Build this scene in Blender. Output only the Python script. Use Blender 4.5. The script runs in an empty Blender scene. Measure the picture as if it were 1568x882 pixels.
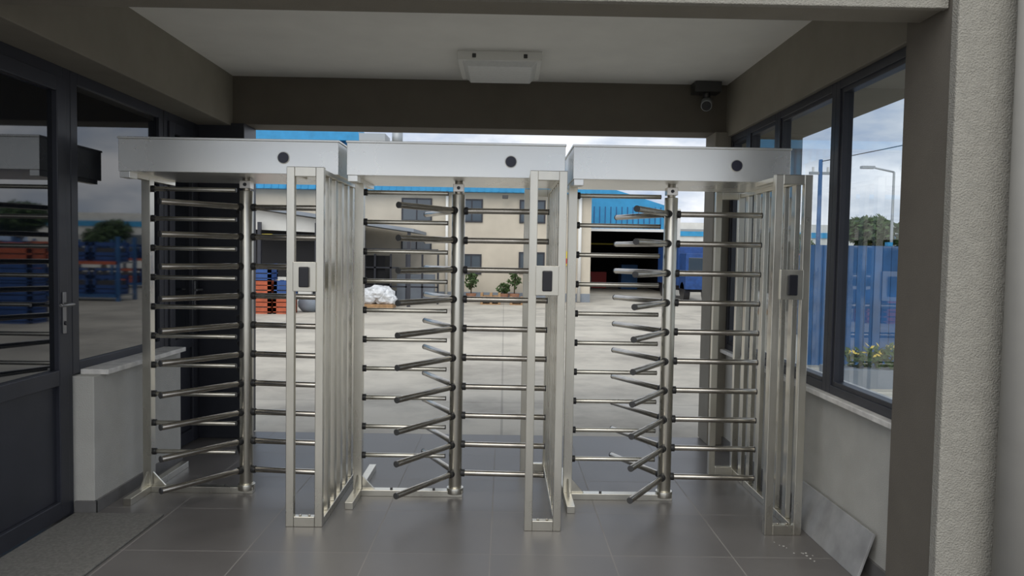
import bpy, bmesh, math, random
from mathutils import Vector, Matrix
random.seed(7)
S=bpy.context.scene
try:
    S.view_settings.view_transform='Standard'
except Exception: pass

# ---------------- materials ----------------
def mat(name,col,rough=0.6,metal=0.0,nscale=0,namt=0.15,bump=0.0,bscale=None,spec=None,stretch=None,ior=None,detail=4,rvar=0):
    m=bpy.data.materials.new(name); m.use_nodes=True
    nt=m.node_tree; p=nt.nodes['Principled BSDF']
    p.inputs['Base Color'].default_value=(*col,1); p.inputs['Roughness'].default_value=rough
    p.inputs['Metallic'].default_value=metal
    if spec is not None: p.inputs['Specular IOR Level'].default_value=spec
    if ior is not None: p.inputs['IOR'].default_value=ior
    if nscale or bump:
        tc=nt.nodes.new('ShaderNodeTexCoord'); mp=nt.nodes.new('ShaderNodeMapping')
        if stretch: mp.inputs['Scale'].default_value=stretch
        nt.links.new(tc.outputs['Object'],mp.inputs['Vector'])
    if nscale:
        n=nt.nodes.new('ShaderNodeTexNoise'); n.inputs['Scale'].default_value=nscale; n.inputs['Detail'].default_value=detail
        nt.links.new(mp.outputs[0],n.inputs['Vector'])
        r=nt.nodes.new('ShaderNodeValToRGB')
        r.color_ramp.elements[0].position=0.3; r.color_ramp.elements[1].position=0.7
        r.color_ramp.elements[0].color=(*[c*(1-namt) for c in col],1)
        r.color_ramp.elements[1].color=(*[min(1,c*(1+namt)) for c in col],1)
        nt.links.new(n.outputs['Fac'],r.inputs['Fac']); nt.links.new(r.outputs['Color'],p.inputs['Base Color'])
        if rvar:
            mr=nt.nodes.new('ShaderNodeMapRange'); mr.inputs['From Min'].default_value=.3; mr.inputs['From Max'].default_value=.7
            mr.inputs['To Min'].default_value=rough-rvar; mr.inputs['To Max'].default_value=rough+rvar
            nt.links.new(n.outputs['Fac'],mr.inputs[0]); nt.links.new(mr.outputs[0],p.inputs['Roughness'])
    if bump:
        n2=nt.nodes.new('ShaderNodeTexNoise'); n2.inputs['Scale'].default_value=bscale or 80; n2.inputs['Detail'].default_value=3
        nt.links.new(mp.outputs[0],n2.inputs['Vector'])
        b=nt.nodes.new('ShaderNodeBump'); b.inputs['Strength'].default_value=bump; b.inputs['Distance'].default_value=0.01
        nt.links.new(n2.outputs['Fac'],b.inputs['Height']); nt.links.new(b.outputs[0],p.inputs['Normal'])
    return m

STEEL=mat('brushed_steel',(0.66,0.635,0.56),0.31,1.0,7,0.10,0.03,60,stretch=(1,1,0.3),rvar=.06)
STEELB=mat('steel_canopy_sheet',(0.93,0.925,0.88),0.30,0.75,2.2,0.06,0.02,30,rvar=.05)
STEELD=mat('steel_tube',(0.50,0.47,0.42),0.24,1.0,12,0.12)
RUBBER=mat('black_grommet',(0.02,0.02,0.02),0.5)
BLACK=mat('black_plastic',(0.015,0.015,0.02),0.3)
CAPD=mat('dark_tube_cap',(0.07,0.07,0.07),0.4,0.3)
TAUPE=mat('taupe_matte',(0.25,0.23,0.19),0.85,0,5,0.06,0.25,180)
TAUPED=mat('taupe_matte_dark',(0.135,0.12,0.098),0.85,0,5,0.06,0.25,180)  # same matte finish in a darker tone
STUCCO=mat('stucco_cream',(0.31,0.297,0.26),0.9,0,30,0.07,0.9,140)
CEIL=mat('ceiling_paint',(0.88,0.87,0.83),0.9,0,4,0.03,0.1,120)
LWALL=mat('low_wall_paint',(0.50,0.49,0.45),0.85,0,6,0.06,0.3,160)
MARBLE=mat('marble_sill',(0.72,0.70,0.66),0.4,0,14,0.18)
PVC=mat('anthracite_frame',(0.030,0.032,0.042),0.4,0,6,0.1)
DGLASS=mat('tinted_glass',(0.006,0.008,0.012),0.03,0,ior=2.0)
BASEB=mat('baseboard_tile',(0.16,0.155,0.15),0.5,0,10,0.1)
PIPE=mat('pipe_paint',(0.33,0.32,0.295),0.45,0,6,0.05)
PANELM=mat('slab_metal',(0.36,0.36,0.36),0.5,0.2,7,0.2)
WHITE=mat('white_plastic',(0.75,0.75,0.72),0.5)
DIFF=mat('light_diffuser',(0.80,0.81,0.80),0.35,0,40,0.04,0.3,200)
CREAM=mat('facade_cream',(0.56,0.51,0.42),0.9,0,1.2,0.10)
BLUE=mat('blue_sheet',(0.03,0.28,0.54),0.5,0,2,0.15)
BLUED=mat('blue_fence_paint',(0.02,0.10,0.26),0.55,0,3,0.25)
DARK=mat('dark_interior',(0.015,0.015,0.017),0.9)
WGLASS=mat('facade_glass',(0.05,0.07,0.09),0.1,0,ior=1.8)
GREY=mat('grey_roof_sheet',(0.22,0.25,0.29),0.6,0,3,0.1)
WWALL=mat('white_wall',(0.66,0.66,0.63),0.8,0,2,0.08)
ORANGE=mat('orange_plastic',(0.42,0.09,0.035),0.5,0,6,0.2)
CBLUE=mat('blue_plastic',(0.02,0.07,0.24),0.5,0,6,0.2)
WOOD=mat('pallet_wood',(0.36,0.22,0.11),0.8,0,12,0.25)
FILMW=mat('stretch_film',(0.62,0.64,0.66),0.22,0,10,0.25,0.8,14)
LEAF=mat('foliage',(0.045,0.085,0.02),0.7,0,3,0.4)
BARK=mat('bark',(0.10,0.07,0.045),0.9,0,8,0.3)
POT=mat('terracotta',(0.25,0.12,0.07),0.8,0,8,0.1)
PINK=mat('pink_cloth',(0.45,0.18,0.20),0.9,0,20,0.2)
FLOWER=mat('flower_petals',(0.75,0.55,0.10),0.7)
YEL=mat('yellow_sign',(0.75,0.60,0.04),0.5)
RED=mat('red_paint',(0.5,0.03,0.02),0.5)
POLE=mat('galvanised_pole',(0.35,0.37,0.38),0.5,0.4)
MATM=mat('doormat_fibre',(0.17,0.165,0.15),0.95,0,60,0.2,0.6,220)
CHROME=mat('handle_metal',(0.3,0.3,0.3),0.3,0.9)
LENS=mat('indicator_lens',(0.035,0.035,0.06),0.25)

def glass_mat():
    m=bpy.data.materials.new('clear_window_glass'); m.use_nodes=True; nt=m.node_tree
    nt.nodes.clear()
    o=nt.nodes.new('ShaderNodeOutputMaterial'); mx=nt.nodes.new('ShaderNodeMixShader')
    t=nt.nodes.new('ShaderNodeBsdfTransparent'); t.inputs[0].default_value=(0.80,0.86,0.90,1)
    g=nt.nodes.new('ShaderNodeBsdfGlossy'); g.inputs['Roughness'].default_value=0.02
    lw=nt.nodes.new('ShaderNodeLayerWeight'); lw.inputs[0].default_value=.5
    pw=nt.nodes.new('ShaderNodeMath'); pw.operation='POWER'; pw.inputs[1].default_value=4
    ma=nt.nodes.new('ShaderNodeMath'); ma.operation='MULTIPLY_ADD'; ma.inputs[1].default_value=.9; ma.inputs[2].default_value=.12
    nt.links.new(lw.outputs['Facing'],pw.inputs[0]); nt.links.new(pw.outputs[0],ma.inputs[0])
    nt.links.new(ma.outputs[0],mx.inputs[0]); nt.links.new(t.outputs[0],mx.inputs[1]); nt.links.new(g.outputs[0],mx.inputs[2])
    nt.links.new(mx.outputs[0],o.inputs[0]); return m
GLASS=glass_mat()

def tile_mat():
    m=bpy.data.materials.new('floor_tiles'); m.use_nodes=True; nt=m.node_tree; p=nt.nodes['Principled BSDF']
    tc=nt.nodes.new('ShaderNodeTexCoord'); mp=nt.nodes.new('ShaderNodeMapping')
    mp.inputs['Location'].default_value=(0.05,0.02,0)
    br=nt.nodes.new('ShaderNodeTexBrick'); br.offset=0.0; br.squash=1
    br.inputs['Scale'].default_value=1.0; br.inputs['Brick Width'].default_value=0.65; br.inputs['Row Height'].default_value=0.65
    br.inputs['Mortar Size'].default_value=0.0032; br.inputs['Mortar Smooth'].default_value=0.1
    br.inputs['Color1'].default_value=(0.124,0.115,0.109,1); br.inputs['Color2'].default_value=(0.146,0.136,0.129,1)
    br.inputs['Mortar'].default_value=(0.27,0.255,0.235,1)
    n=nt.nodes.new('ShaderNodeTexNoise'); n.inputs['Scale'].default_value=2.2; n.inputs['Detail'].default_value=8
    mx=nt.nodes.new('ShaderNodeMix'); mx.data_type='RGBA'; mx.blend_type='MULTIPLY'; mx.inputs[0].default_value=0.75
    r=nt.nodes.new('ShaderNodeValToRGB'); r.color_ramp.elements[0].position=.3; r.color_ramp.elements[1].position=.7
    r.color_ramp.elements[0].color=(.7,.7,.7,1)
    nt.links.new(tc.outputs['Object'],mp.inputs[0]); nt.links.new(mp.outputs[0],br.inputs['Vector']); nt.links.new(mp.outputs[0],n.inputs['Vector'])
    nt.links.new(n.outputs['Fac'],r.inputs[0]); nt.links.new(br.outputs['Color'],mx.inputs[6]); nt.links.new(r.outputs[0],mx.inputs[7])
    nt.links.new(mx.outputs[2],p.inputs['Base Color'])
    mr=nt.nodes.new('ShaderNodeMapRange'); mr.inputs['To Min'].default_value=0.26; mr.inputs['To Max'].default_value=0.44
    nt.links.new(n.outputs['Fac'],mr.inputs[0])
    ad=nt.nodes.new('ShaderNodeMath'); ad.operation='MULTIPLY_ADD'; ad.inputs[1].default_value=.45
    nt.links.new(br.outputs['Fac'],ad.inputs[0]); nt.links.new(mr.outputs[0],ad.inputs[2]); nt.links.new(ad.outputs[0],p.inputs['Roughness'])
    return m
TILE=tile_mat()

def yard_mat():
    m=bpy.data.materials.new('yard_concrete'); m.use_nodes=True; nt=m.node_tree; p=nt.nodes['Principled BSDF']
    tc=nt.nodes.new('ShaderNodeTexCoord')
    n=nt.nodes.new('ShaderNodeTexNoise'); n.inputs['Scale'].default_value=0.55; n.inputs['Detail'].default_value=9; n.inputs['Roughness'].default_value=.65
    r=nt.nodes.new('ShaderNodeValToRGB')
    e=r.color_ramp.elements; e[0].position=.36; e[0].color=(.33,.305,.26,1); e[1].position=.56; e[1].color=(.52,.485,.41,1)
    nt.links.new(tc.outputs['Object'],n.inputs[0]); nt.links.new(n.outputs['Fac'],r.inputs[0])
    br=nt.nodes.new('ShaderNodeTexBrick'); br.offset=0; br.inputs['Scale'].default_value=1; br.inputs['Brick Width'].default_value=5; br.inputs['Row Height'].default_value=4
    br.inputs['Mortar Size'].default_value=.012; br.inputs['Color1'].default_value=(1,1,1,1); br.inputs['Color2'].default_value=(.93,.93,.93,1); br.inputs['Mortar'].default_value=(.7,.7,.7,1)
    nt.links.new(tc.outputs['Object'],br.inputs[0])
    mx=nt.nodes.new('ShaderNodeMix'); mx.data_type='RGBA'; mx.blend_type='MULTIPLY'; mx.inputs[0].default_value=1
    nt.links.new(r.outputs[0],mx.inputs[6]); nt.links.new(br.outputs[0],mx.inputs[7]); nt.links.new(mx.outputs[2],p.inputs['Base Color'])
    p.inputs['Roughness'].default_value=.8
    return m
YARD=yard_mat()

# ---------------- builder ----------------
class B:
    def __init__(s,name): s.name=name; s.bm=bmesh.new(); s.mats=[]
    def mi(s,m):
        if m not in s.mats: s.mats.append(m)
        return s.mats.index(m)
    def box(s,x0,x1,y0,y1,z0,z1,m):
        i=s.mi(m); v=[s.bm.verts.new(c) for c in [(x0,y0,z0),(x1,y0,z0),(x1,y1,z0),(x0,y1,z0),(x0,y0,z1),(x1,y0,z1),(x1,y1,z1),(x0,y1,z1)]]
        for q in [(3,2,1,0),(4,5,6,7),(0,1,5,4),(1,2,6,5),(2,3,7,6),(3,0,4,7)]:
            f=s.bm.faces.new([v[k] for k in q]); f.material_index=i
        return s
    def cyl(s,p,q,r,m,seg=20,r2=None):
        i=s.mi(m); p=Vector(p); q=Vector(q); d=(q-p).normalized(); r2=r if r2 is None else r2
        a=d.orthogonal().normalized(); b=d.cross(a)
        A=[];C=[]
        for k in range(seg):
            t=2*math.pi*k/seg; o=a*math.cos(t)+b*math.sin(t)
            A.append(s.bm.verts.new(p+o*r)); C.append(s.bm.verts.new(q+o*r2))
        for k in range(seg):
            f=s.bm.faces.new([A[k],A[(k+1)%seg],C[(k+1)%seg],C[k]]); f.smooth=True; f.material_index=i
        f=s.bm.faces.new(A[::-1]); f.material_index=i
        f=s.bm.faces.new(C); f.material_index=i
        return s
    def prism(s,pts,vec,m):
        i=s.mi(m); vec=Vector(vec); A=[s.bm.verts.new(p) for p in pts]; C=[s.bm.verts.new(Vector(p)+vec) for p in pts]; n=len(pts)
        fs=[s.bm.faces.new(A[::-1]),s.bm.faces.new(C)]
        for k in range(n): fs.append(s.bm.faces.new([A[k],A[(k+1)%n],C[(k+1)%n],C[k]]))
        for f in fs: f.material_index=i
        return s
    def quad(s,pts,m):
        i=s.mi(m); f=s.bm.faces.new([s.bm.verts.new(p) for p in pts]); f.material_index=i; return s
    def ball(s,c,r,m,sub=2,sc=(1,1,1),jit=0,smooth=True):
        i=s.mi(m); res=bmesh.ops.create_icosphere(s.bm,subdivisions=sub,radius=r)
        for v in res['verts']:
            k=1+random.uniform(-jit,jit); v.co=Vector((v.co.x*sc[0]*k+c[0],v.co.y*sc[1]*k+c[1],v.co.z*sc[2]*k+c[2]))
            for f in v.link_faces: f.material_index=i; f.smooth=smooth
        return s
    def leaves(s,c,rad,n,size,m):
        i=s.mi(m)
        for _ in range(n):
            d=Vector((random.gauss(0,1),random.gauss(0,1),random.gauss(0,1))).normalized()*random.uniform(.5,1)
            p=Vector(c)+Vector((d.x*rad[0],d.y*rad[1],d.z*rad[2]))
            a=Vector((random.uniform(-1,1),random.uniform(-1,1),random.uniform(-1,1))).normalized()*size
            b=a.orthogonal().normalized()*size*.5
            f=s.bm.faces.new([s.bm.verts.new(p-a),s.bm.verts.new(p+b),s.bm.verts.new(p+a),s.bm.verts.new(p-b)]); f.material_index=i
        return s
    def done(s,parent=None,bevel=0,loc=None,recalc=True):
        if recalc: bmesh.ops.recalc_face_normals(s.bm,faces=s.bm.faces[:])
        me=bpy.data.meshes.new(s.name); s.bm.to_mesh(me); s.bm.free()
        for m in s.mats: me.materials.append(m)
        o=bpy.data.objects.new(s.name,me); S.collection.objects.link(o)
        if parent: o.parent=parent
        if loc: o.location=loc
        if bevel:
            b=o.modifiers.new('bevel','BEVEL'); b.width=bevel; b.segments=2; b.limit_method='ANGLE'; b.angle_limit=math.radians(40)
        return o
def empty(name,loc=(0,0,0)):
    e=bpy.data.objects.new(name,None); e.location=loc; e.empty_display_size=.2; S.collection.objects.link(e); return e

# ---------------- shell ----------------
B('floor').box(-2.8,2.3,-3,6.5,-0.10,0,TILE).done()
B('ground').box(-120,120,-60,160,-0.14,-0.015,YARD).done()
B('ceiling').box(-2.32,1.87,3.2,6.32,3.06,3.2,CEIL).done()
B('roof_slab').box(-3.2,2.8,3.06,6.9,3.45,3.6,STUCCO).done()
B('ceiling_beam').box(-2.9,-2.3,3.27,6.3,2.64,3.45,TAUPE).done(bevel=.006)
B('ceiling_beam').box(1.86,2.5,3.38,6.3,2.62,3.45,TAUPE).done(bevel=.006)
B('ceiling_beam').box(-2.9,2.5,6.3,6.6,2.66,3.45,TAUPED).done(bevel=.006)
b=B('ceiling_beam'); b.box(-3.2,1.80,3.085,3.26,2.64,3.45,TAUPE); b.box(-3.2,1.80,3.05,3.085,2.635,3.45,STUCCO); b.done(bevel=.004)  # cream front strip, darker taupe body behind it
b=B('pillar'); b.box(1.805,2.5,3.03,3.38,0,3.45,TAUPED); b.box(1.80,2.5,2.98,3.03,0,3.45,STUCCO); b.done(bevel=.006)  # pale cream front layer, much darker taupe for the rest
b=B('pillar'); b.box(-2.95,-2.19,6.25,6.55,0,2.66,PVC); b.done(bevel=.006)
b=B('pillar'); b.box(1.76,2.5,6.25,6.55,0,2.66,TAUPE); b.done(bevel=.006)
# left low wall
b=B('wall_left'); b.box(-2.75,-2.45,4.43,5.62,0,0.83,LWALL); b.done(bevel=.004)
b=B('baseboard_left'); b.box(-2.45,-2.435,4.42,5.62,0,0.075,BASEB); b.box(-2.56,-2.435,4.41,4.43,0,0.075,BASEB); b.done()
B('window_sill').box(-2.57,-2.40,4.50,5.60,0.83,0.862,MARBLE).done(bevel=.004)
# right low wall
B('wall_right').box(1.90,2.15,3.38,6.25,0,0.80,LWALL).done(bevel=.004)
B('baseboard_right').box(1.885,1.90,3.39,6.25,0,0.075,BASEB).done()
B('window_sill').box(1.845,2.2,3.385,6.24,0.80,0.83,MARBLE).done(bevel=.004)

# right windows (frames in y-z plane)
def rwin(name,y0,y1):
    e=empty(name,(1.93,(y0+y1)/2,1.7)); L=(y1-y0)/2; z0,z1=.83-1.7,2.62-1.7
    f=B('outer_frame'); w=.05
    f.box(-.04,.04,-L,-L+w,z0,z1,PVC); f.box(-.04,.04,L-w,L,z0,z1,PVC); f.box(-.04,.04,-L+w,L-w,z0,z0+w,PVC); f.box(-.04,.04,-L+w,L-w,z1-w,z1,PVC)
    f.done(e,.003)
    f=B('sash'); a=w-.005; s=.03
    f.box(-.03,.03,-L+a,-L+a+s,z0+a,z1-a,PVC); f.box(-.03,.03,L-a-s,L-a,z0+a,z1-a,PVC); f.box(-.03,.03,-L+a+s,L-a-s,z0+a,z0+a+s,PVC); f.box(-.03,.03,-L+a+s,L-a-s,z1-a-s,z1-a,PVC)
    f.done(e,.003)
    ya,yb,za,zb=-L+a+s-.01,L-a-s+.01,z0+a+s-.01,z1-a-s+.01
    B('pane').quad([(0,ya,za),(0,yb,za),(0,yb,zb),(0,ya,zb)],GLASS).done(e)
rwin('window_1',3.385,4.27); rwin('window_2',4.27,5.18); rwin('window_3',5.18,5.80); rwin('window_4',5.80,6.245)

# left windows/doors, plane x=-2.57
def lframe(name,y0,y1,z0,z1,door=False):
    e=empty(name,(-2.60,(y0+y1)/2,0)); L=(y1-y0)/2; w=.07
    f=B('frame')
    f.box(-.05,.03,-L,-L+w,z0,z1,PVC); f.box(-.05,.03,L-w,L,z0,z1,PVC); f.box(-.05,.03,-L+w,L-w,z1-w,z1,PVC)
    if not door: f.box(-.05,.03,-L+w,L-w,z0,z0+w,PVC)
    f.done(e,.003)
    if door:
        f=B('leaf'); a=w-.004; s=.085; h0=.02
        f.box(-.04,.045,-L+a,-L+a+s,h0,z1-a,PVC); f.box(-.04,.045,L-a-s,L-a,h0,z1-a,PVC)
        f.box(-.04,.045,-L+a+s,L-a-s,z1-a-s,z1-a,PVC); f.box(-.04,.045,-L+a+s,L-a-s,.80,.89,PVC); f.box(-.04,.045,-L+a+s,L-a-s,h0,h0+.1,PVC)
        f.box(-.02,.02,-L+a+s-.01,L-a-s+.01,h0+.1,.80,PVC)
        f.done(e,.004)
        B('pane').box(-.02,.015,-L+a+s-.01,L-a-s+.01,.88,z1-a-s+.01,DGLASS).done(e)
        h=B('lever_handle'); hy=L-a-s/2
        h.box(.045,.053,hy-.016,hy+.016,1.10,1.34,CHROME); h.cyl((.05,hy,1.27),(.10,hy,1.27),.010,CHROME); h.cyl((.10,hy+.01,1.27),(.10,hy-.12,1.27),.010,CHROME)
        h.cyl((.05,hy,1.16),(.062,hy,1.16),.012,BLACK); h.done(e,.002)
    else:
        B('pane').box(-.03,.01,-L+w-.01,L-w+.01,z0+w-.01,z1-w+.01,DGLASS).done(e)
lframe('door_1',3.30,4.42,0,2.64,True)
lframe('door_2',2.0,3.28,0,2.64,True)
lframe('window_5',4.425,5.615,.84,2.64)
lframe('door_3',5.625,6.245,0,2.64,True)
B('doormat').box(-2.55,-2.02,2.9,4.40,0.0,0.012,MATM).done(bevel=.004)

# downspout
b=B('downspout_pipe'); b.cyl((2.07,2.88,0),(2.07,2.88,3.6),.085,PIPE,40)
b.cyl((2.07,2.88,2.95),(2.07,2.88,3.05),.092,PIPE,40); b.box(2.05,2.09,2.88,2.978,.9,.93,PIPE); b.done()

# leaning slab
b=B('leaning_metal_panel'); b.prism([(1.79,3.62,0.0),(1.868,3.62,.235),(1.883,3.62,.230),(1.805,3.62,0.0)],(0,.88,0),PANELM); b.done(bevel=.003)
# small plaster crumbs near the right cage
b=B('plaster_crumbs')
for k in range(12):
    t=random.random(); x=1.56+t*.16+random.uniform(-.03,.03); y=4.12-t*.35+random.uniform(-.03,.03); s=random.uniform(.003,.007)
    n=5; b.prism([(x+s*math.cos(a*2*math.pi/n)*random.uniform(.6,1.4),y+s*math.sin(a*2*math.pi/n),0.0) for a in range(n)],(0,0,.002),LWALL)
b.done()

# ceiling light
b=B('ceiling_light_fixture'); x0,x1,y0,y1=-.36,.25,5.38,5.98
b.box(x0,x1,y0,y0+.035,2.995,3.06,WHITE); b.box(x0,x1,y1-.035,y1,2.995,3.06,WHITE); b.box(x0,x0+.035,y0+.035,y1-.035,2.995,3.06,WHITE); b.box(x1-.035,x1,y0+.035,y1-.035,2.995,3.06,WHITE)
b.prism([(x0+.03,y0+.03,3.0),(x0+.07,y0+.07,2.965),(x1-.07,y0+.07,2.965),(x1-.03,y0+.03,3.0)],(0,y1-y0-.08,0),DIFF)
for xx in (x0+.12,x1-.12):
    b.box(xx-.014,xx+.014,y0-.006,y0+.002,3.01,3.04,CAPD)
b.done(bevel=.004)
# security camera
b=B('security_camera'); b.box(1.55,1.77,6.14,6.295,2.97,3.055,CAPD); b.cyl((1.66,6.2,2.97),(1.66,6.2,2.93),.03,CAPD)
b.cyl((1.67,6.22,2.90),(1.63,6.08,2.84),.045,POLE,24); b.cyl((1.632,6.087,2.843),(1.627,6.07,2.836),.038,BLACK,24); b.done(bevel=.004)

# ---------------- turnstiles ----------------
def turnstile(X,a0,dy,cdx=0):
    e=empty('full_height_turnstile',(X,4.85+dy,0))
    c=B('canopy_housing')
    ya,yb=-.315-dy,.39-dy
    c.box(-.665,.665,ya,yb,2.068,2.264,STEELB); c.box(-.670,.670,ya-.006,yb+.006,2.264,2.277,STEELB)
    c.box(-.66,-.60,ya+.005,ya+.1,2.03,2.068,STEELB); c.box(-.66,-.615,ya+.1,yb-.04,2.04,2.068,STEEL)
    c.cyl((.333,ya+.001,2.165),(.333,ya-.006,2.165),.037,STEEL,32); c.cyl((.333,ya-.004,2.165),(.333,ya-.010,2.165),.033,LENS,32)
    for sx in (-.64,.64):
        c.cyl((sx,-.2,2.277),(sx,-.2,2.281),.01,STEEL,10)
    c.done(e,.004)
    r=B('rotor_column')
    r.cyl((0,0,.045),(0,0,1.985),.043,STEEL,36); r.cyl((0,0,.02),(0,0,.06),.055,STEEL,36)
    r.cyl((0,0,1.985),(0,0,2.068),.026,STEELD,24); r.box(-.035,.035,-.035,.035,2.0,2.05,STEELD); r.cyl((0,-.036,2.025),(0,-.042,2.025),.011,BLACK,12)
    r.done(e,.002)
    arms=B('rotor_arms')
    for k in range(10):
        z=.156+k*.1915
        for j in range(3):
            t=math.radians(a0+120*j); d=Vector((math.cos(t),math.sin(t),0)); o=Vector((0,0,z))
            L=.59
            arms.cyl(o+d*.03,o+d*(L-.006),.0185,STEELD,18)
            arms.cyl(o+d*.036,o+d*.062,.0245,RUBBER,18)
            arms.cyl(o+d*(L-.008),o+d*L,.0192,CAPD,18)
    arms.done(e,.0015)
    cb=B('fixed_comb')
    cb.box(-.667,-.612,-.03,.03,.045,2.06,STEEL)
    for k in range(10):
        z=.266+k*.1915
        cb.cyl((-.613,0,z),(-.07,0,z),.0145,STEEL,16); cb.cyl((-.613,0,z),(-.592,0,z),.022,RUBBER,16); cb.cyl((-.07,0,z),(-.066,0,z),.015,CAPD,16)
    cb.done(e,.0015)
    bs=B('floor_base')
    bs.box(-.665,-.615,-.29,.55,0,.045,STEEL); bs.box(-.615,.05,-.03,.03,0,.04,STEEL)
    bs.prism([(-.612,-.006,.04),(-.53,-.006,.04),(-.612,-.006,.13)],(0,.012,0),STEEL)
    bs.prism([(-.645,-.03,.045),(-.645,-.13,.045),(-.645,-.03,.14)],(.012,0,0),STEEL)
    for x in (-.42,-.14): bs.cyl((x,0,.04),(x,0,.05),.009,CAPD,8)
    bs.done(e,.002)
    g=B('side_cage'); w=.046; xa,xb=.437+cdx,.65+cdx; y=-.61; H=2.08
    g.box(xa,xa+w,y,y+.04,0,H,STEEL); g.box(xb-w,xb,y,y+.04,0,H,STEEL); g.box(xa+w,xb-w,y,y+.04,H-.055,H,STEEL); g.box(xa+w,xb-w,y,y+.04,0,.06,STEEL)
    g.box(xa,xa+w,.57,.61,0,H,STEEL); g.box(xb-w,xb,.57,.61,0,H,STEEL); g.box(xa+w,xb-w,.57,.61,H-.055,H,STEEL); g.box(xa+w,xb-w,.57,.61,0,.06,STEEL)
    g.box(xb-.04,xb,y+.04,.57,0,.045,STEEL); g.box(xb-.04,xb,y+.04,.57,H-.04,H-.012,STEEL)
    g.box(xa,xa+.03,y+.04,-.27,H-.04,H-.012,STEEL)
    n=7
    for k in range(1,n):
        yy=y+.02+k*(1.18/n); g.box(xb-.035,xb-.005,yy-.03,yy+.03,.045,H-.04,STEEL)
    for xx in (xa+.08,xb-.08): g.cyl((xx,y+.02,.06),(xx,y+.02,.068),.008,STEELD,8)
    g.done(e,.003)
    cr=B('card_reader'); xm=(xa+xb)/2
    cr.box(xm-.066,xm+.066,y-.012,y+.01,1.37,1.54,STEEL)
    cr.done(e,.003)
    cr=B('reader_face'); cr.box(xm-.028,xm+.028,y-.034,y-.012,1.395,1.512,BLACK); cr.done(e,.006)
turnstile(-1.683,-6,0); turnstile(-.302,-3,-.02,.005); turnstile(1.078,-2,-.04,.018)

# ---------------- exterior ----------------
e=empty('office_building',(0,25.7,0))
b=B('facade'); b.box(-14,3.0,0,8,-.05,3.72,CREAM); b.box(-14,3.0,-.03,0,-.05,.28,GREY); b.done(e)
b=B('roof_fascia'); b.box(-14.2,3.15,-.35,8.2,3.72,4.45,BLUE)
for k in range(70): 
    x=-14+k*.25; b.box(x,x+.04,-.37,-.35,3.74,4.43,BLUE)
b.done(e)
def bwin(x,z0,z1,w):
    b=B('facade_window'); b.box(x-w/2,x+w/2,-.02,.01,z0,z1,WGLASS)
    t=.05
    for a in ((x-w/2-t,x-w/2,z0-t,z1+t),(x+w/2,x+w/2+t,z0-t,z1+t),(x-w/2,x+w/2,z0-t,z0),(x-w/2,x+w/2,z1,z1+t),(x-.02,x+.02,z0,z1)):
        b.box(a[0],a[1],-.04,.0,a[2],a[3],PVC)
    b.done(e)
for x,w in ((-3.05,.95),(-1.15,.66),(.95,.80)):
    bwin(x,2.75,3.45,w)
for x,w,z0,z1 in ((-3.05,.95,1.65,2.1),(-1.15,.62,.95,1.55),(.95,.8,1.0,1.65)):
    bwin(x,z0,z1,w)
b=B('downpipe'); b.cyl((2.6,-.1,0),(2.6,-.1,3.72),.06,WHITE); b.cyl((-2.0,-.1,0),(-2.0,-.1,3.72),.05,WHITE); b.done(e)
b=B('warning_sign'); b.box(2.02,2.22,-.05,-.01,1.25,1.75,YEL); b.box(2.06,2.18,-.06,-.05,1.32,1.5,RED); b.done(e)
b=B('wall_lamp'); b.box(-.1,.1,-.5,-.35,3.5,3.62,CAPD); b.done(e)
b=B('warehouse'); b.box(-30,-7.6,38,60,-.05,7.2,BLUE); b.prism([(-30.5,37.5,7.2),(-7.3,37.5,7.2),(-7.6,37.5,8.0),(-30.5,37.5,9.5)],(0,23,0),BLUE)
for k in range(60): b.box(-30+k*.38,-29.92+k*.38,37.9,38,0,7.2,BLUED)
b.done()
b=B('rooftop_plant_unit'); b.box(-7,-4.6,34,37,-.05,6.6,CREAM); b.box(-6.8,-5.6,34.5,36,6.6,7.1,POLE); b.cyl((-5.1,35,6.6),(-5.1,35,7.3),.25,POLE); b.done()
e=empty('canopy_shed',(0,22,0))
b=B('sloping_roof'); b.prism([(-9.5,0,3.12),(-2.7,0,2.22),(-2.7,0,2.32),(-9.5,0,3.24)],(0,3.6,0),GREY); b.done(e)
b=B('gable_wall'); b.prism([(-9.5,.3,2.3),(-4.2,.3,2.12),(-4.2,.3,2.38),(-9.5,.3,3.08)],(0,.1,0),WWALL); b.box(-9.5,-4.6,.9,1.0,-.02,2.3,DARK)
b.box(-9.5,-5.9,.75,.9,-.02,.8,WWALL); b.done(e)
b=B('posts'); 
for x in (-9.2,-7.3,-5.6,-4.2,-2.85): b.box(x-.05,x+.05,.1,.2,-.02,2.45 if x<-5 else 2.25,PVC)
b.done(e)
b=B('signboard'); b.box(-7.3,-6.95,.2,.28,1.95,2.1,YEL); b.done(e)
b=B('steel_tube_enclosure')
for x in (-4.6,-4.1,-3.6,-3.1,-2.6,-2.1):
    b.box(x-.03,x+.03,23.5,23.56,-.02,1.7,PVC)
for z in (.5,1.1,1.68): b.box(-4.6,-2.1,23.5,23.56,z,z+.05,PVC)
b.box(-4.6,-3.8,23.62,24.6,-.02,1.5,DARK); b.box(-3.5,-2.3,24.2,24.8,-.02,.9,GREY); b.done()

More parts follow.
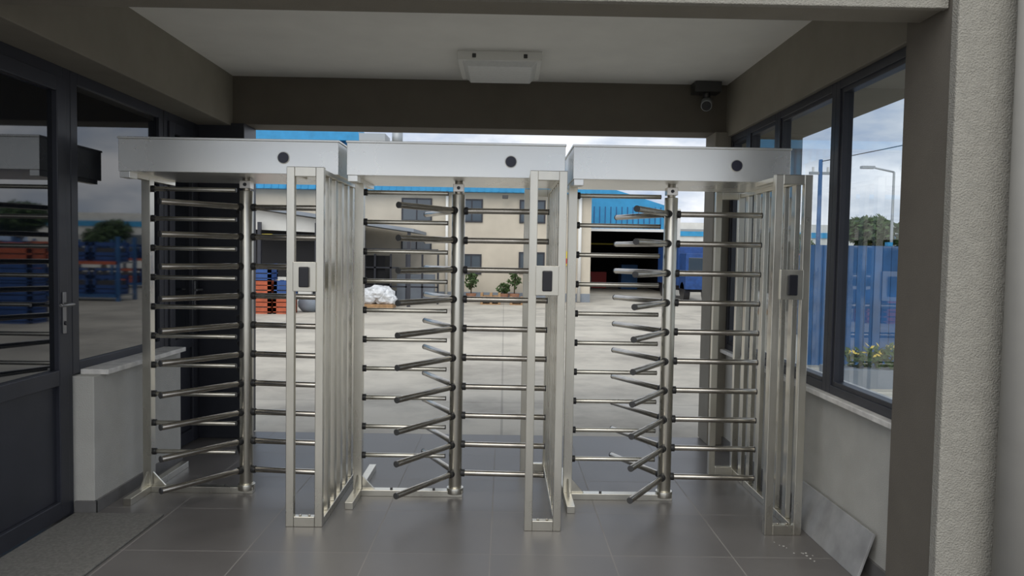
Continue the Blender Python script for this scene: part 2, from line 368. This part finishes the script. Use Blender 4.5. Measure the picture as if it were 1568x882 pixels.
def crate(b,x,y,z,m,w=.8,d=.6,h=.42):
    t=.04
    b.box(x,x+w,y,y+d,z,z+t,m)
    for (cx,cy) in ((x,y),(x+w-.08,y),(x,y+d-.08),(x+w-.08,y+d-.08)): b.box(cx,cx+.08,cy,cy+.08,z,z+h,m)
    for zz in (z+.06,z+.19,z+h-.11):
        b.box(x,x+w,y,y+.03,zz,zz+.1,m); b.box(x,x+w,y+d-.03,y+d,zz,zz+.1,m); b.box(x,x+.03,y,y+d,zz,zz+.1,m); b.box(x+w-.03,x+w,y,y+d,zz,zz+.1,m)
    b.box(x+.05,x+w-.05,y+.05,y+d-.05,z+t,z+h*.7,CAPD)
b=B('crate_stack'); 
for i,(mm) in enumerate((ORANGE,ORANGE,CBLUE)):
    crate(b,-6.75,18.9,-.015+i*.43,mm); 
for i,(mm) in enumerate((ORANGE,CBLUE)): crate(b,-5.9+.02*i,18.95,-.015+i*.43,mm,.45)
for i,(mm) in enumerate((ORANGE,ORANGE,CBLUE)): crate(b,-7.7,19.0,-.015+i*.43,mm)
b.done()
b=B('crate_stack')
for c in range(8):
    for i in range(4): crate(b,4.7+c*.9,15.5+(c%2)*.3,-.015+i*.43,random.choice((ORANGE,CBLUE,CBLUE,CBLUE)))
b.done()
def rack(x0,y,n,lv):
    b=B('storage_rack')
    for c in range(n+1): 
        for yy in (y,y+1.0): b.box(x0+c*1.9-.05,x0+c*1.9+.05,yy-.05,yy+.05,-.015,lv*1.0-.05,BLUED)
    for l in range(lv):
        b.box(x0,x0+n*1.9,y-.05,y+.0,l*1.0+.1,l*1.0+.2,ORANGE if l%2 else BLUED); b.box(x0,x0+n*1.9,y,y+1,l*1.0+.14,l*1.0+.18,POLE)
        for c in range(n):
            for q in range(2): crate(b,x0+c*1.9+.1+q*.9,y+.15,l*1.0+.18,random.choice((ORANGE,CBLUE,CBLUE,CBLUE)),.75,.7,.6)
    b.done()
rack(6.5,22.5,4,2); rack(9.0,30.5,5,2)
b=B('wrapped_pallet_load'); b.box(-4.2,-3.2,21.3,22.0,-.01,.1,WOOD)
for c,r,s in (((-3.95,21.6,.3),.3,(1.,.9,.85)),((-3.5,21.65,.33),.33,(1.,.85,.9)),((-3.7,21.6,.42),.3,(1.2,.9,.75)),((-3.3,21.6,.22),.2,(1,1,.8))):
    b.ball(c,r,FILMW,3,s,.10,False)
b.done()
b=B('dark_tarp_bundle'); b.ball((-5.2,19.8,.2),.33,GREY,3,(.9,.8,.75),.06); b.done()
def plant(x,y,h):
    b=B('potted_plant'); b.cyl((x,y,-.015),(x,y,.28),.13,POT,16,.18); b.cyl((x,y,.25),(x,y,h*.7),.02,BARK,8)
    b.leaves((x,y,h*.75),(.24,.24,h*.32),110,.08,LEAF); b.done(recalc=False)
plant(-1.1,24.9,.95); plant(.36,25.1,1.0); plant(.0,25.1,.6)
b=B('wooden_pallet')
for z in (0,.12,.24):
    for k in range(5): b.box(-.75-.0,-.1,23.7+k*.17,23.82+k*.17,z,z+.025,WOOD)
    for x in (-.75,-.45,-.18): b.box(x,x+.08,23.7,24.5,z+.025,z+.115,WOOD)
b.done(loc=(-.0,0,-.015))
b=B('wooden_pallet')
for z in (0,.12):
    for k in range(5): b.box(.2,1.0,23.7+k*.17,23.82+k*.17,z,z+.025,WOOD)
    for x in (.2,.55,.9): b.box(x,x+.08,23.7,24.5,z+.025,z+.115,WOOD)
b.done(loc=(0,0,-.015))
b=B('folded_parasol'); b.cyl((.95,25.2,-.01),(.95,25.2,2.0),.025,POLE,10); b.cyl((.95,25.2,.55),(.95,25.2,1.1),.16,PINK,12,.13); b.cyl((.95,25.2,1.1),(.95,25.2,1.9),.13,PINK,12,.03); b.cyl((.95,25.2,-.015),(.95,25.2,.07),.25,GREY,16); b.done()

e=empty('blue_production_hall',(0,32,0))
b=B('walls'); 
b.prism([(3.3,0,2.75),(7.2,0,2.75),(7.2,0,3.75),(3.3,0,4.9)],(0,.2,0),BLUE)
b.box(3.1,3.45,0,.2,-.02,2.75,BLUE); b.box(6.95,7.6,0,.2,-.02,3.7,WWALL)
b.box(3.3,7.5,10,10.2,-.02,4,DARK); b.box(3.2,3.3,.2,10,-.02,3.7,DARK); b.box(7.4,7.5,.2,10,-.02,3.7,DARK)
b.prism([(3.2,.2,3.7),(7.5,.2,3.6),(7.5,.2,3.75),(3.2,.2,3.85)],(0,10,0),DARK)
for k in range(16): b.box(3.35+k*.24,3.39+k*.24,-.02,0,2.76,3.74,BLUED)
b.done(e)
b=B('lintel'); b.box(3.3,7.2,-.06,0,2.68,2.8,WHITE); b.done(e)
b=B('machinery'); b.box(3.3,7.4,6.5,6.7,2.2,2.28,YEL); b.box(4.4,5.2,5.5,6.5,-.02,.8,RED); b.box(5.8,6.6,4.5,5.5,-.02,1.2,BLUED); b.box(3.6,4.2,3.5,4.3,-.02,.6,CAPD); b.done(e)
b=B('delivery_truck'); y=27.6; 
b.box(6.5,7.6,y,y+3.6,.55,2.0,CBLUE); b.box(6.55,7.55,y-1.0,y-.05,.45,1.75,CBLUE); b.box(6.65,7.45,y-1.02,y-1.0,1.1,1.6,WGLASS)
for yy in (y-.5,y+3):
    for xx in (6.55,7.35): b.cyl((xx,yy,.35),(xx+.22,yy,.35),.36,BLACK,20)
b.box(6.65,7.5,y-.8,y+3.5,.35,.55,BLACK); b.done(bevel=.03)
b=B('distant_factory'); b.box(9,30,55,65,-.05,4.2,WWALL); b.box(9,30,54.9,55,3.2,3.6,BLUE)
for k in range(8): b.box(9.5+k*2.4,11+k*2.4,54.85,54.95,1.2,2.6,WGLASS)
b.done()
b=B('green_gantry'); b.box(8.8,9.0,42,42.2,0,3.2,LEAF); b.box(12,12.2,42,42.2,0,3.2,LEAF); b.box(8.8,12.2,42,42.2,3.1,3.22,POLE); b.done()

b=B('blue_yard_fence')
for k in range(50):
    x=4.5+k*.128; b.box(x,x+.122,10.98,11.02-(k%2)*.015,.02,1.82,BLUED)
for z in (.3,1.5): b.box(4.5,10.9,11.02,11.06,z,z+.06,BLUED)
for k in range(6): b.box(4.45+k*1.28,4.53+k*1.28,11.02,11.1,-.015,1.88,BLUE)
b.done()
b=B('flower_bed'); b.box(4.2,6.6,9.2,9.7,-.015,.22,GREY)
b.leaves((5.4,9.45,.33),(1.2,.25,.2),700,.06,LEAF); b.leaves((5.4,9.45,.45),(1.15,.25,.12),90,.035,FLOWER); b.done(recalc=False)
def tree(x,y,h,r,n=1500):
    b=B('tree'); b.cyl((x,y,-.05),(x,y,h*.6),.16,BARK,10,.09)
    for k in range(5):
        t=k*1.257; b.cyl((x,y,h*.45),(x+math.cos(t)*r*.6,y+math.sin(t)*r*.6,h*.75),.06,BARK,8,.02)
    for k in range(7):
        c=(x+random.uniform(-.5,.5)*r,y+random.uniform(-.5,.5)*r,h*.72+random.uniform(-.2,.25)*r); b.leaves(c,(r*.65,r*.65,r*.5),n//7,.16,LEAF)
    b.done(recalc=False)
tree(17.0,34,3.9,1.3,3200); tree(14.2,36,3.1,1.1,2400)
b=B('street_lamp'); b.cyl((10.5,20,-.02),(10.5,20,4.0),.05,POLE,12,.03); b.cyl((10.5,20,4.0),(9.9,20,4.12),.025,POLE,8); b.box(9.6,9.95,19.93,20.07,4.08,4.15,POLE); b.done()
b=B('utility_pole'); b.cyl((8.5,20,-.02),(8.5,20,4.3),.07,BLUED,12,.05); b.box(8.2,8.8,19.97,20.03,3.9,3.97,POLE); b.box(8.28,8.32,19.97,20.03,3.97,4.1,WHITE); b.box(8.68,8.72,19.97,20.03,3.97,4.1,WHITE)
pts=[Vector((8.5+ t*5.5,20-t*9,4.25+ t*1.2 - .5*t*(1-t))) for t in [k/12 for k in range(13)]]
for p,q in zip(pts,pts[1:]): b.cyl(p,q,.012,BLACK,6)
b.cyl((14.0,11,-.02),(14.0,11,5.5),.07,POLE,12,.05); b.done()

# ---------------- world & light ----------------
w=bpy.data.worlds.new('World'); S.world=w; w.use_nodes=True; nt=w.node_tree; bg=nt.nodes['Background']
tc=nt.nodes.new('ShaderNodeTexCoord'); mp=nt.nodes.new('ShaderNodeMapping'); mp.inputs['Scale'].default_value=(1,1,2.6)
n=nt.nodes.new('ShaderNodeTexNoise'); n.inputs['Scale'].default_value=4.2; n.inputs['Detail'].default_value=8; n.inputs['Roughness'].default_value=.55
r=nt.nodes.new('ShaderNodeValToRGB'); el=r.color_ramp.elements
el[0].position=.36; el[0].color=(.30,.39,.56,1); el[1].position=.60; el[1].color=(.88,.89,.92,1)
x=el.new(.48); x.color=(.55,.60,.68,1)
nt.links.new(tc.outputs['Generated'],mp.inputs[0]); nt.links.new(mp.outputs[0],n.inputs[0]); nt.links.new(n.outputs['Fac'],r.inputs[0]); nt.links.new(r.outputs[0],bg.inputs[0])
bg.inputs[1].default_value=1.32
sl=bpy.data.lights.new('sun','SUN'); sl.energy=1.7; sl.angle=math.radians(60); sl.color=(1,.955,.87)
so=bpy.data.objects.new('sun',sl); S.collection.objects.link(so)
so.rotation_euler=Vector((0.25,1.0,-1.1)).to_track_quat('-Z','Y').to_euler()

# ---------------- camera ----------------
f=1155.0; dx0,dy0,th=-12.8,52.0,0.0165
cam=bpy.data.cameras.new('camera'); cam.lens=36*f/1600; cam.sensor_width=36; cam.clip_end=500; cam.clip_start=.05
co=bpy.data.objects.new('camera',cam); S.collection.objects.link(co)
yaw=math.atan(-dx0/f); pitch=math.atan(dy0/f)
F=Vector((math.sin(yaw)*math.cos(pitch),math.cos(yaw)*math.cos(pitch),-math.sin(pitch)))
R=F.cross(Vector((0,0,1))).normalized(); U=R.cross(F)
R2=R*math.cos(th)+U*math.sin(th); U2=-R*math.sin(th)+U*math.cos(th)
M=Matrix((R2,U2,-F)).transposed().to_4x4(); M.translation=Vector((0,0,1.6)); co.matrix_world=M
S.camera=co
